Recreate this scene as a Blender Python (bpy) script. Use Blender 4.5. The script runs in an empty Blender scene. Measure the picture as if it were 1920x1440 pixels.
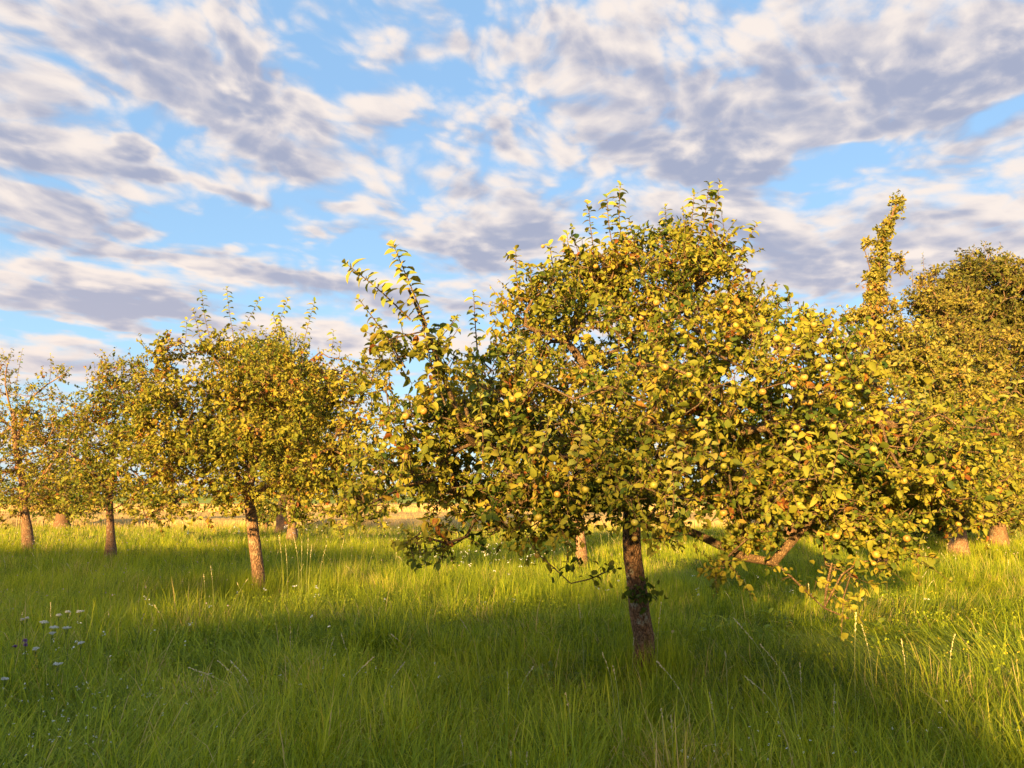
import bpy, math, numpy as np
from mathutils import Vector
R = np.random.RandomState
rad = math.radians
scene = bpy.context.scene
COL = scene.collection
# ------------------------------------------------------------------ camera
F = 1387.0; HOR = 942.0; CAMZ = 1.65
PITCH = math.atan((HOR - 720) / F)
cam = bpy.data.cameras.new("camera"); cam.sensor_width = 36; cam.lens = F / 1920 * 36
cam.clip_start = .05; cam.clip_end = 6000
camo = bpy.data.objects.new("camera", cam); COL.objects.link(camo)
camo.location = (0, 0, CAMZ); camo.rotation_euler = (math.pi / 2 + PITCH, 0, 0)
scene.camera = camo
def ray(px, py):
    u = (px - 960) / F; v = -(py - 720) / F
    return np.array([u, math.cos(PITCH) - v * math.sin(PITCH), math.sin(PITCH) + v * math.cos(PITCH)])
def P(px, py, d):                     # a point of the place seen in direction (px,py) at distance d along y
    r = ray(px, py); r = r / r[1] * d
    return np.array([r[0], r[1], r[2] + CAMZ])
# ------------------------------------------------------------------ light
SUN_AZ, SUN_EL = 202.0, 9.5           # azimuth clockwise from +Y: behind the camera, to the left
SKY = 0.12; SKYGAIN = .50
scene.view_settings.view_transform = 'Standard'; scene.view_settings.look = 'None'
scene.view_settings.exposure = 1.9; scene.view_settings.gamma = 1
sd = np.array([math.sin(rad(SUN_AZ)) * math.cos(rad(SUN_EL)), math.cos(rad(SUN_AZ)) * math.cos(rad(SUN_EL)), math.sin(rad(SUN_EL))])
sl = bpy.data.lights.new("sun", 'SUN'); sl.energy = 5.0; sl.angle = rad(1.2); sl.color = (1, .64, .21)
so = bpy.data.objects.new("sun", sl); COL.objects.link(so)
so.rotation_euler = Vector(sd).to_track_quat('Z', 'Y').to_euler()

scene.cycles.max_bounces = 5; scene.cycles.diffuse_bounces = 3; scene.cycles.transmission_bounces = 3; scene.cycles.glossy_bounces = 2
class NT:
    def __init__(s, t): s.t = t
    def n(s, typ, ins=None, **kw):
        n = s.t.nodes.new(typ)
        for k, v in kw.items(): setattr(n, k, v)
        for k, v in (ins or {}).items():
            if isinstance(v, bpy.types.NodeSocket): s.t.links.new(v, n.inputs[k])
            else: n.inputs[k].default_value = v
        return n
    def m(s, op, a, b=None, c=None, clamp=False):
        d = {0: a}
        if b is not None: d[1] = b
        if c is not None: d[2] = c
        return s.n('ShaderNodeMath', d, operation=op, use_clamp=clamp).outputs[0]
    def vm(s, op, a, b=None, out=0):
        d = {0: a}
        if b is not None: d[1] = b
        return s.n('ShaderNodeVectorMath', d, operation=op).outputs[out]
    def mix(s, f, a, b):
        n = s.n('ShaderNodeMix', data_type='RGBA')
        for k, v in ((0, f), (6, a), (7, b)):
            if isinstance(v, bpy.types.NodeSocket): s.t.links.new(v, n.inputs[k])
            else: n.inputs[k].default_value = v
        return n.outputs[2]
    def sm(s, v, a, b, c=0., d=1.):
        return s.n('ShaderNodeMapRange', {0: v, 1: a, 2: b, 3: c, 4: d}, interpolation_type='SMOOTHSTEP').outputs[0]
    def noise(s, vec, scale, det=4, rough=.55, dist=0.):
        return s.n('ShaderNodeTexNoise', {'Vector': vec, 'Scale': scale, 'Detail': det, 'Roughness': rough, 'Distortion': dist}).outputs[0]
    def ramp(s, f, stops):
        n = s.n('ShaderNodeValToRGB', {0: f}); cr = n.color_ramp
        while len(cr.elements) < len(stops): cr.elements.new(.5)
        for e, (p, c) in zip(cr.elements, stops): e.position = p; e.color = tuple(c) + (1,)
        return n.outputs[0]

# clouds: a field of broken cloud in the sky, given by compass direction and height above the horizon
CLOUDS = [ # px, py, rx, ry, tilt, amount
 (30,265,190,95,-8,.34),(230,50,330,90,0,.24),(300,120,230,70,-12,.22),(60,150,190,50,0,.12),(540,190,170,45,-24,.26),(540,292,120,36,-5,.30),(400,225,110,40,-10,.18),
 (700,200,75,45,0,.24),(850,90,190,34,6,.2),(1040,110,150,36,0,.18),(1180,225,250,75,-18,.34),(1330,300,180,60,-8,.32),
 (950,270,110,26,-32,.28),(1700,80,360,90,-6,.30),(1850,110,240,110,0,.18),(1430,200,200,60,-20,.24),(1620,220,200,40,-10,.18),
 (930,450,140,75,0,.32),(1060,420,120,60,0,.22),(1550,440,330,70,-4,.26),(1350,390,150,50,0,.26),(1800,480,300,90,0,.24),(1800,290,220,40,10,.2),
 (240,272,50,18,0,.3),(270,325,80,18,-8,.3),(170,412,150,24,-3,.32),(260,480,320,26,-5,.32),(60,560,260,30,-4,.26),(300,575,330,30,-6,.3),
 (420,365,90,20,-8,.28),(640,435,115,18,0,.28),(640,380,90,16,-6,.22),(560,520,200,24,-8,.2),(880,350,120,24,-4,.2),
 (130,680,260,40,0,.24),(560,630,330,32,0,.22),(760,560,260,36,0,.18),(700,300,80,40,-10,.16),(1890,290,120,60,10,.12),
 (1180,40,260,36,0,.12),(1450,520,260,40,0,.2),
 (600,90,130,50,-20,-.16),(760,140,150,34,-20,-.08),(440,430,160,26,0,-.2),(560,470,200,26,0,-.2),(340,375,120,40,0,-.12),(830,520,170,40,0,-.18),
 (1270,100,90,30,0,-.12),(900,200,120,40,-20,-.08),(1540,305,160,30,5,-.22),(220,215,70,36,0,-.16),(110,365,130,26,-10,-.2),(1080,335,140,22,-10,-.14),(380,530,200,14,-5,-.16),
 (200,625,240,20,0,-.2),(1890,200,90,34,20,-.2),(700,450,60,50,0,-.1),(130,120,90,18,0,-.14),(1640,350,130,22,0,-.14),(1500,50,140,30,0,-.06)]
def build_world():
    w = bpy.data.worlds.new("World"); scene.world = w; w.use_nodes = True
    g = bpy.data.node_groups.new("cloud_density", 'ShaderNodeTree')
    g.interface.new_socket("Vector", in_out='INPUT', socket_type='NodeSocketVector')
    g.interface.new_socket("Density", in_out='OUTPUT', socket_type='NodeSocketFloat')
    g2 = bpy.data.node_groups.new("cloud_places", 'ShaderNodeTree')
    g2.interface.new_socket("Vector", in_out='INPUT', socket_type='NodeSocketVector')
    g2.interface.new_socket("Amount", in_out='OUTPUT', socket_type='NodeSocketFloat')
    g2.interface.new_socket("Top", in_out='OUTPUT', socket_type='NodeSocketFloat')
    N = NT(g); gi = g.nodes.new('NodeGroupInput'); go = g.nodes.new('NodeGroupOutput')
    d = N.vm('NORMALIZE', gi.outputs[0])
    s = N.n('ShaderNodeSeparateXYZ', {0: d}); x, y, z = s.outputs
    # flat cloud layer seen in perspective
    k = N.m('ADD', N.m('ABSOLUTE', z), .30)
    az = N.m('ARCTAN2', x, N.m('ABSOLUTE', y))
    pl = N.n('ShaderNodeCombineXYZ', {0: N.m('MULTIPLY', az, 1.75), 1: N.m('MULTIPLY_ADD', az, .22, N.m('MULTIPLY', N.m('LOGARITHM', N.m('ADD', N.m('ABSOLUTE', z), .2), math.e), 2.5)), 2: 0.0}).outputs[0]
    warp = N.n('ShaderNodeTexNoise', {'Vector': pl, 'Scale': 2.2, 'Detail': 2.0}).outputs[1]
    plw = N.vm('ADD', pl, N.vm('SCALE', N.vm('SUBTRACT', warp, (.5, .5, .5))))
    sc_node = [n for n in g.nodes if n.type == 'VECT_MATH' and n.operation == 'SCALE'][-1]; sc_node.inputs[3].default_value = .3
    n1 = N.noise(plw, 3.7, 8, .58)
    vo = N.n('ShaderNodeTexVoronoi', {'Vector': plw, 'Scale': 11., 'Detail': 1.0, 'Roughness': .55}, feature='F1', voronoi_dimensions='2D').outputs[0]
    base = N.m('ADD', N.m('MULTIPLY', N.m('SUBTRACT', n1, .5), 1.75), N.m('MULTIPLY', N.m('SUBTRACT', .46, vo), .36))
    g.links.new(base, go.inputs[0])
    N = NT(g2); gi = g2.nodes.new('NodeGroupInput'); go = g2.nodes.new('NodeGroupOutput')
    d = N.vm('NORMALIZE', gi.outputs[0]); s = N.n('ShaderNodeSeparateXYZ', {0: d}); x, y, z = s.outputs
    az = N.m('ARCTAN2', x, N.m('ABSOLUTE', y)); el = N.m('ARCSINE', z)
    k = N.m('ADD', N.m('ABSOLUTE', z), .16)
    pl = N.n('ShaderNodeCombineXYZ', {0: N.m('DIVIDE', x, k), 1: N.m('DIVIDE', y, k), 2: 0.0}).outputs[0]
    edge = N.n('ShaderNodeTexNoise', {'Vector': pl, 'Scale': 3.2, 'Detail': 4.0, 'Roughness': .6}).outputs[1]
    ev = N.n('ShaderNodeCombineXYZ', {0: az, 1: el, 2: 0.}).outputs[0]
    e2 = N.vm('SUBTRACT', edge, (.5, .5, .5)); e3 = N.vm('MULTIPLY', e2, (.16, .085, 0))
    ev = N.vm('ADD', ev, e3)
    tot = N.m('MULTIPLY', az, 1e-6); top = N.m('MULTIPLY', el, 1e-6)
    for (px, py, rx, ry, tilt, a) in CLOUDS:
        r = ray(px, py); r /= np.linalg.norm(r)
        caz, cel = math.atan2(r[0], r[1]), math.asin(r[2]); kk = 1 / F
        sc = 1 / (1 + ((px - 960) / F) ** 2)
        # (the tiny term only fixes the order in which the clouds are added)
        evi = N.n('ShaderNodeVectorMath', {0: tot, 1: (1e-7, 1e-7, 1e-7), 2: ev}, operation='MULTIPLY_ADD').outputs[0]
        mp = N.n('ShaderNodeMapping', {'Vector': evi, 'Location': (caz, cel, 0), 'Rotation': (0, 0, rad(tilt)), 'Scale': (rx * 1.25 * kk * sc, ry * 1.25 * kk * math.sqrt(sc), 1)}, vector_type='TEXTURE')
        q = N.vm('LENGTH', mp.outputs[0], out=1)
        amt = N.m('MULTIPLY', N.sm(q, 1.2, .05), a * 1.5); tot = N.m('ADD', tot, amt)
        if a > 0: top = N.m('MULTIPLY_ADD', N.n('ShaderNodeSeparateXYZ', {0: mp.outputs[0]}).outputs[1], amt, top)
    g2.links.new(tot, go.inputs[0]); g2.links.new(top, go.inputs[1])
    W = NT(w.node_tree); bg = w.node_tree.nodes['Background']; bg.inputs[1].default_value = SKY
    sky = W.n('ShaderNodeTexSky', sky_type='NISHITA', sun_disc=False, sun_elevation=rad(SUN_EL), sun_rotation=rad(SUN_AZ), altitude=100, air_density=1.0, dust_density=.6, ozone_density=1.2)
    dirn = W.n('ShaderNodeTexCoord').outputs['Generated']
    def dens(off, prev=None):
        n = W.n('ShaderNodeGroup', node_tree=g); v = W.vm('ADD', dirn, off)
        if prev is not None: v = W.n('ShaderNodeVectorMath', {0: prev, 1: (1e-7, 1e-7, 1e-7), 2: v}, operation='MULTIPLY_ADD').outputs[0]
        w.node_tree.links.new(v, n.inputs[0]); return n.outputs[0]
    pn = W.n('ShaderNodeGroup', node_tree=g2); w.node_tree.links.new(dirn, pn.inputs[0])
    n0 = dens((0, 0, 0), pn.outputs[0]); n1 = dens((-.016, 0, .03), n0)
    d0 = W.m('ADD', W.m('ADD', n0, pn.outputs[0]), .02)
    cov = W.sm(d0, -.26, .28)
    thick = W.sm(d0, .08, .56)
    mott = W.m('SUBTRACT', W.noise(W.vm('MULTIPLY', dirn, (3.5, 3.5, 12.)), 1., 4, .5), .5)
    rim = W.m('MULTIPLY_ADD', W.m('SUBTRACT', n0, n1), 2.3, W.m('MULTIPLY', pn.outputs[1], 1.5))
    lit = W.m('ADD', W.m('MULTIPLY_ADD', thick, -.90, .68), W.m('MULTIPLY_ADD', mott, .7, rim))
    lit = W.sm(lit, -.45, 1.2)
    z = W.n('ShaderNodeSeparateXYZ', {0: W.vm('NORMALIZE', dirn)}).outputs[2]
    low = W.sm(z, .0, .42)          # low cloud is warmer and paler
    k = SKYGAIN / SKY
    cs = lambda c: tuple(v * k for v in c) + (1,)
    grey = W.mix(low, cs((.315, .29, .33)), cs((.215, .23, .305)))
    white = W.mix(low, cs((.56, .46, .40)), cs((.54, .475, .43)))
    cc = W.mix(lit, grey, white)
    blue = W.mix(W.sm(z, .02, .5), (.20 * k, .345 * k, .48 * k, 1), (.155 * k, .28 * k, .455 * k, 1))
    clear = W.mix(.8, sky.outputs[0], blue)
    w.node_tree.links.new(W.mix(W.m('MULTIPLY', cov, .94), clear, cc), bg.inputs[0])
build_world()
scene.world.cycles.sampling_method = 'MANUAL'; scene.world.cycles.sample_map_resolution = 512

# ------------------------------------------------------------------ materials
def material(name):
    m = bpy.data.materials.new(name); m.use_nodes = True
    for n in list(m.node_tree.nodes):
        if n.type == 'BSDF_PRINCIPLED': m.node_tree.nodes.remove(n)
    return m, NT(m.node_tree), [n for n in m.node_tree.nodes if n.type == 'OUTPUT_MATERIAL'][0]
def leaf_mat(name, stops, trans=.3, rough=.55, spec=.16, tscale=(1.25, 1.15, .45)):
    m, N, out = material(name)
    t = N.n('ShaderNodeAttribute', attribute_name='tint').outputs['Fac']
    co = N.n('ShaderNodeTexCoord').outputs['Object']
    nz = N.noise(co, 60, 2); nz2 = N.noise(co, 1.3, 2)
    f = N.m('ADD', N.m('ADD', t, N.m('MULTIPLY', N.m('SUBTRACT', nz, .5), .16)), N.m('MULTIPLY', N.m('SUBTRACT', nz2, .5), .3), clamp=True)
    c = N.ramp(f, stops)
    b = N.n('ShaderNodeBsdfPrincipled', {'Base Color': c, 'Roughness': rough, 'Specular IOR Level': spec})
    tc = N.n('ShaderNodeMix', {0: 1.}, data_type='RGBA', blend_type='MULTIPLY')
    N.t.links.new(c, tc.inputs[6]); tc.inputs[7].default_value = tscale + (1,)
    tr = N.n('ShaderNodeBsdfTranslucent', {'Color': tc.outputs[2]})
    mx = N.n('ShaderNodeMixShader', {0: trans, 1: b.outputs[0], 2: tr.outputs[0]})
    N.t.links.new(mx.outputs[0], out.inputs[0]); return m
APPLE = [(0, (.04, .08, .016)), (.27, (.115, .155, .024)), (.54, (.265, .265, .033)), (.9, (.395, .32, .046)), (.97, (.34, .18, .035)), (1, (.24, .08, .022))]
SHOOT = [(0, (.09, .16, .03)), (.4, (.23, .27, .055)), (1, (.37, .31, .065))]
PEAR = [(0, (.06, .09, .015)), (.5, (.20, .20, .028)), (.85, (.32, .26, .048)), (1, (.27, .13, .03))]
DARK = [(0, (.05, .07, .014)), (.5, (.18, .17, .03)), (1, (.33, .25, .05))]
FAR = [(0, (.07, .11, .018)), (.5, (.22, .24, .035)), (1, (.36, .29, .055))]
GRASS = [(0, (.085, .14, .014)), (.3, (.25, .33, .024)), (.65, (.48, .52, .034)), (.86, (.62, .58, .06)), (.94, (.60, .45, .17)), (1, (.66, .50, .24))]
M_apple = leaf_mat('apple_leaves', APPLE, .36); M_shoot = leaf_mat('young_leaves', SHOOT, .22, .55)
M_pear = leaf_mat('pear_leaves', PEAR, .25, .45, .3); M_dark = leaf_mat('fine_leaves', DARK, .2); M_far = leaf_mat('far_leaves', FAR, .25)
M_grass = leaf_mat('grass_blades', GRASS, .4, .5, .12, (1.3, 1.15, .4))
def bark_mat(name, a, b, lichen, scale=1.0):
    m, N, out = material(name)
    co = N.n('ShaderNodeTexCoord').outputs['Object']
    st = N.n('ShaderNodeMapping', {'Vector': co, 'Scale': (1, 1, .35)}).outputs[0]
    v = N.n('ShaderNodeTexVoronoi', {'Vector': N.vm('ADD', st, N.vm('SCALE', N.n('ShaderNodeTexNoise', {'Vector': co, 'Scale': 18. * scale}).outputs[1])), 'Scale': 34. * scale}, feature='DISTANCE_TO_EDGE').outputs[0]
    for n in N.t.nodes:
        if n.type == 'VECT_MATH' and n.operation == 'SCALE': n.inputs[3].default_value = .06
    nz = N.noise(co, 40 * scale, 6, .65); nb = N.noise(co, 7 * scale, 4)
    c = N.mix(N.sm(nz, .35, .65), a + (1,), b + (1,))
    c = N.mix(N.m('MULTIPLY', N.sm(v, .12, .0), .75), c, (.035, .024, .018, 1))
    c = N.mix(N.m('MULTIPLY', N.sm(nb, .58, .66), N.sm(nz, .42, .55)), c, lichen + (1,))
    h = N.m('ADD', N.m('MULTIPLY', N.sm(v, .0, .25), .7), N.m('MULTIPLY', nz, .6))
    bp = N.n('ShaderNodeBump', {'Height': h, 'Strength': .9, 'Distance': .02})
    bs = N.n('ShaderNodeBsdfPrincipled', {'Base Color': c, 'Roughness': .85, 'Specular IOR Level': .2, 'Normal': bp.outputs[0]})
    N.t.links.new(bs.outputs[0], out.inputs[0]); return m
M_bark = bark_mat('apple_bark', (.18, .09, .05), (.36, .21, .13), (.36, .33, .26))
M_barkfar = bark_mat('orchard_bark', (.24, .13, .075), (.42, .25, .15), (.36, .32, .2), .8)
M_twig = bark_mat('twig_bark', (.24, .14, .08), (.40, .25, .13), (.3, .27, .16), 2)
def apple_mat():
    m, N, out = material('apple_skin')
    tc = N.n('ShaderNodeTexCoord'); co = tc.outputs['Object']
    rnd = N.n('ShaderNodeObjectInfo').outputs['Random']
    sft = N.n('ShaderNodeVectorMath', {0: co, 1: N.n('ShaderNodeCombineXYZ', {0: N.m('MULTIPLY', rnd, 7.), 1: rnd, 2: N.m('MULTIPLY', rnd, 3.)}).outputs[0]}, operation='ADD').outputs[0]
    big = N.noise(sft, 12, 1); fine = N.noise(sft, 90, 3)
    base = N.mix(rnd, (.24, .28, .035, 1), (.42, .33, .05, 1))
    f = N.sm(N.m('ADD', N.m('ADD', big, N.m('MULTIPLY', fine, .25)), N.m('MULTIPLY', N.m('SUBTRACT', rnd, .5), .22)), .62, .82)
    c = N.mix(f, base, (.42, .10, .035, 1))
    c = N.mix(N.m('MULTIPLY', N.sm(fine, .66, .72), .5), c, (.22, .14, .06, 1))
    b = N.n('ShaderNodeBsdfPrincipled', {'Base Color': c, 'Roughness': .38, 'Specular IOR Level': .4})
    N.t.links.new(b.outputs[0], out.inputs[0]); return m
M_fruit = apple_mat()
def plain(name, col, rough=.8, var=.3, scale=8., bump=0., spec=.2):
    m, N, out = material(name)
    co = N.n('ShaderNodeTexCoord').outputs['Object']
    nz = N.noise(co, scale, 5, .6)
    c = N.mix(N.sm(nz, .3, .7), tuple(v * (1 - var) for v in col) + (1,), tuple(min(1, v * (1 + var)) for v in col) + (1,))
    d = {'Base Color': c, 'Roughness': rough, 'Specular IOR Level': spec}
    if bump: d['Normal'] = N.n('ShaderNodeBump', {'Height': nz, 'Strength': bump}).outputs[0]
    b = N.n('ShaderNodeBsdfPrincipled', d); N.t.links.new(b.outputs[0], out.inputs[0]); return m
M_ground = plain('meadow_soil', (.07, .085, .022), 1, .4, 3., .5, 0.)
M_wheat = plain('ripe_wheat', (.50, .34, .13), 1., .18, .25, .2, 0.)
M_track = plain('field_margin', (.34, .24, .09), 1., .25, .3, 0., 0.)
M_hill = plain('far_pasture', (.24, .30, .08), 1., .25, .02, 0., 0.)
M_wood = plain('weathered_wood', (.28, .20, .13), .85, .3, 20.)
M_straw = plain('dry_straw', (.78, .64, .40), .7, .2, 40.)
M_white = plain('white_petals', (.80, .79, .72), .7, .08, 200.)
M_purple = plain('purple_petals', (.30, .16, .34), .7, .2, 200.)
M_yellow = plain('yellow_petals', (.75, .55, .05), .7, .1, 200.)
M_stem = plain('green_stem', (.12, .17, .04), .7, .2, 40.)

# ------------------------------------------------------------------ mesh helpers
def mesh_obj(name, co, tris, mat, parent=None, tint=None, smooth=False):
    me = bpy.data.meshes.new(name); co = np.ascontiguousarray(co, np.float32); tris = np.ascontiguousarray(tris, np.int32)
    if parent is not None: co = co - np.array(parent.location, np.float32)
    me.vertices.add(len(co)); me.vertices.foreach_set('co', co.ravel())
    nf, k = tris.shape
    me.loops.add(nf * k); me.loops.foreach_set('vertex_index', tris.ravel())
    me.polygons.add(nf); me.polygons.foreach_set('loop_start', np.arange(0, nf * k, k, dtype=np.int32))
    if smooth: me.polygons.foreach_set('use_smooth', np.ones(nf, bool))
    if tint is not None:
        a = me.attributes.new('tint', 'FLOAT', 'POINT'); a.data.foreach_set('value', np.ascontiguousarray(tint, np.float32))
    me.update(calc_edges=True); me.materials.append(mat)
    o = bpy.data.objects.new(name, me); COL.objects.link(o)
    if parent is not None: o.parent = parent
    return o
def thing(name, loc, label, cat, group=None):
    o = bpy.data.objects.new(name, None); COL.objects.link(o); o.location = [float(v) for v in loc]; o.empty_display_size = .3
    o['label'] = label; o['category'] = cat
    if group: o['group'] = group
    return o
def unit(v): return v / np.maximum(np.linalg.norm(v, axis=-1, keepdims=True), 1e-9)
class Soup:
    def __init__(s): s.c = []; s.t = []; s.k = []; s.n = 0
    def add(s, co, tr, tint=None):
        s.c.append(co); s.t.append(tr + s.n); s.n += len(co); s.k.append(np.zeros(len(co)) if tint is None else tint)
    def obj(s, name, mat, parent=None, smooth=False):
        return mesh_obj(name, np.concatenate(s.c), np.concatenate(s.t), mat, parent, np.concatenate(s.k), smooth)
def tube(soup, pts, rr, sides=6, rng=None, rough=0.):
    pts = np.asarray(pts, float); n = len(pts); rr = np.asarray(rr, float)
    tan = np.gradient(pts, axis=0); tan = unit(tan)
    up = np.tile(np.array([.31, .77, .2]), (n, 1)); a = unit(np.cross(tan, up)); b = np.cross(tan, a)
    th = np.arange(sides) / sides * 2 * np.pi
    rad_ = np.repeat(rr[:, None], sides, 1)
    if rough: rad_ = rad_ * (1 + rough * rng.randn(n, sides))
    ring = pts[:, None] + rad_[:, :, None] * (np.cos(th)[None, :, None] * a[:, None] + np.sin(th)[None, :, None] * b[:, None])
    co = ring.reshape(-1, 3); i = np.arange(n - 1)[:, None] * sides; j = np.arange(sides)[None]; j2 = (j + 1) % sides
    A = (i + j).ravel(); B = (i + j2).ravel(); C = (i + sides + j2).ravel(); D = (i + sides + j).ravel()
    soup.add(co, np.concatenate([np.stack([A, B, C], 1), np.stack([A, C, D], 1)]))
# many thin 3-sided twigs at once: base (n,3), direction (n,3), length, radius
def twigs(soup, base, d, L, r):
    n = len(base)
    if n == 0: return
    a = unit(np.cross(d, np.array([.2, .3, .93]))); b = np.cross(d, a)
    th = np.arange(3) / 3 * 2 * np.pi
    o = np.cos(th)[None, :, None] * a[:, None] + np.sin(th)[None, :, None] * b[:, None]
    r = np.broadcast_to(r, (n,)); c0 = base[:, None] + o * r[:, None, None]; c1 = (base + d * L[:, None])[:, None] + o * r[:, None, None] * .45
    co = np.concatenate([c0, c1], 1).reshape(-1, 3)
    t = np.array([[0, 1, 4], [0, 4, 3], [1, 2, 5], [1, 5, 4], [2, 0, 3], [2, 3, 5]])
    soup.add(co, (np.arange(n)[:, None, None] * 6 + t[None]).reshape(-1, 3))
# leaf templates: x across, y along, z normal
def leaf_template(arch, fold, wide):
    rows = [(.0, .0), (.28, .42), (.62, .5), (.86, .3), (1, 0)]
    co = []; 
    for (t, w) in rows:
        z = -arch * (t ** 1.6); y = t * (1 - .35 * arch * t)
        if w == 0: co.append((0, y, z))
        else:
            w *= wide; co += [(-w, y, z + fold * w), (0, y, z), (w, y, z + fold * w)]
    co = np.array(co); T = [(0, 2, 1), (0, 3, 2)]
    for a in (1, 4):
        T += [(a, a + 1, a + 4), (a, a + 4, a + 3), (a + 1, a + 2, a + 5), (a + 1, a + 5, a + 4)]
    T += [(7, 8, 10), (8, 9, 10)]
    return co, np.array(T)
LT = [leaf_template(.35, .35, .62), leaf_template(.12, .7, .6), leaf_template(.7, .5, .66), leaf_template(-.15, .3, .62), leaf_template(.95, .8, .5), leaf_template(.5, 1.2, .5)]
LS = [(np.array([(0, 0, 0), (-.3, .5, .12), (0, 1, -.15), (.3, .5, .12)]), np.array([(0, 2, 1), (0, 3, 2)]))]
def leaves(soup, base, d, nrm, size, tint, rng, templates):
    n = len(base); x = unit(np.cross(d, nrm)); nrm = np.cross(x, d)
    pick = rng.randint(0, len(templates), n)
    for k, (tc, tt) in enumerate(templates):
        s = pick == k
        if not s.any(): continue
        wv = rng.uniform(.8, 1.15, s.sum())[:, None, None]
        co = base[s][:, None] + size[s][:, None, None] * (tc[None, :, 0:1] * x[s][:, None] * wv + tc[None, :, 1:2] * d[s][:, None] + tc[None, :, 2:3] * nrm[s][:, None])
        m = len(tc)
        soup.add(co.reshape(-1, 3), (np.arange(s.sum())[:, None, None] * m + tt[None]).reshape(-1, 3), np.repeat(tint[s], m))
def rdir(n, rng): return unit(rng.randn(n, 3))
# lattice noise on 2-D points, 0..1
_L = R(5).rand(256, 256)
def vnoise(x, y, s):
    x = x / s + 77.3; y = y / s + 31.7; xi = np.floor(x).astype(int); yi = np.floor(y).astype(int); fx = x - xi; fy = y - yi
    fx = fx * fx * (3 - 2 * fx); fy = fy * fy * (3 - 2 * fy)
    g = lambda i, j: _L[i % 256, j % 256]
    return (g(xi, yi) * (1 - fx) + g(xi + 1, yi) * fx) * (1 - fy) + (g(xi, yi + 1) * (1 - fx) + g(xi + 1, yi + 1) * fx) * fy
def gz(x, y):
    return .10 * (vnoise(x, y, 3.1) - .5) + .05 * (vnoise(x, y, .9) - .5)

# ------------------------------------------------------------------ tree builder
def polyline(pts, step):
    pts = np.array(pts, float); out = [pts[0]]
    for i in range(len(pts) - 1):
        p0 = pts[max(i - 1, 0)]; p1 = pts[i]; p2 = pts[i + 1]; p3 = pts[min(i + 2, len(pts) - 1)]
        k = max(1, int(np.linalg.norm(p2 - p1) / step))
        for j in range(1, k + 1):
            t = j / k
            out.append(.5 * ((2 * p1) + (-p0 + p2) * t + (2 * p0 - 5 * p1 + 4 * p2 - p3) * t * t + (-p0 + 3 * p1 - 3 * p2 + p3) * t ** 3))
    return np.array(out)
def blob_points(blobs, rng, shell=.0):
    out = []
    for (px, py, d, rx, ry, rd, n) in blobs:
        c = P(px, py, d); q = rdir(n, rng) * (rng.uniform(shell, 1, n)[:, None] ** (1 / 2.4))
        k = d / F
        out.append(c + q * np.array([rx * k, rd, ry * k]))
    return np.concatenate(out)
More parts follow.
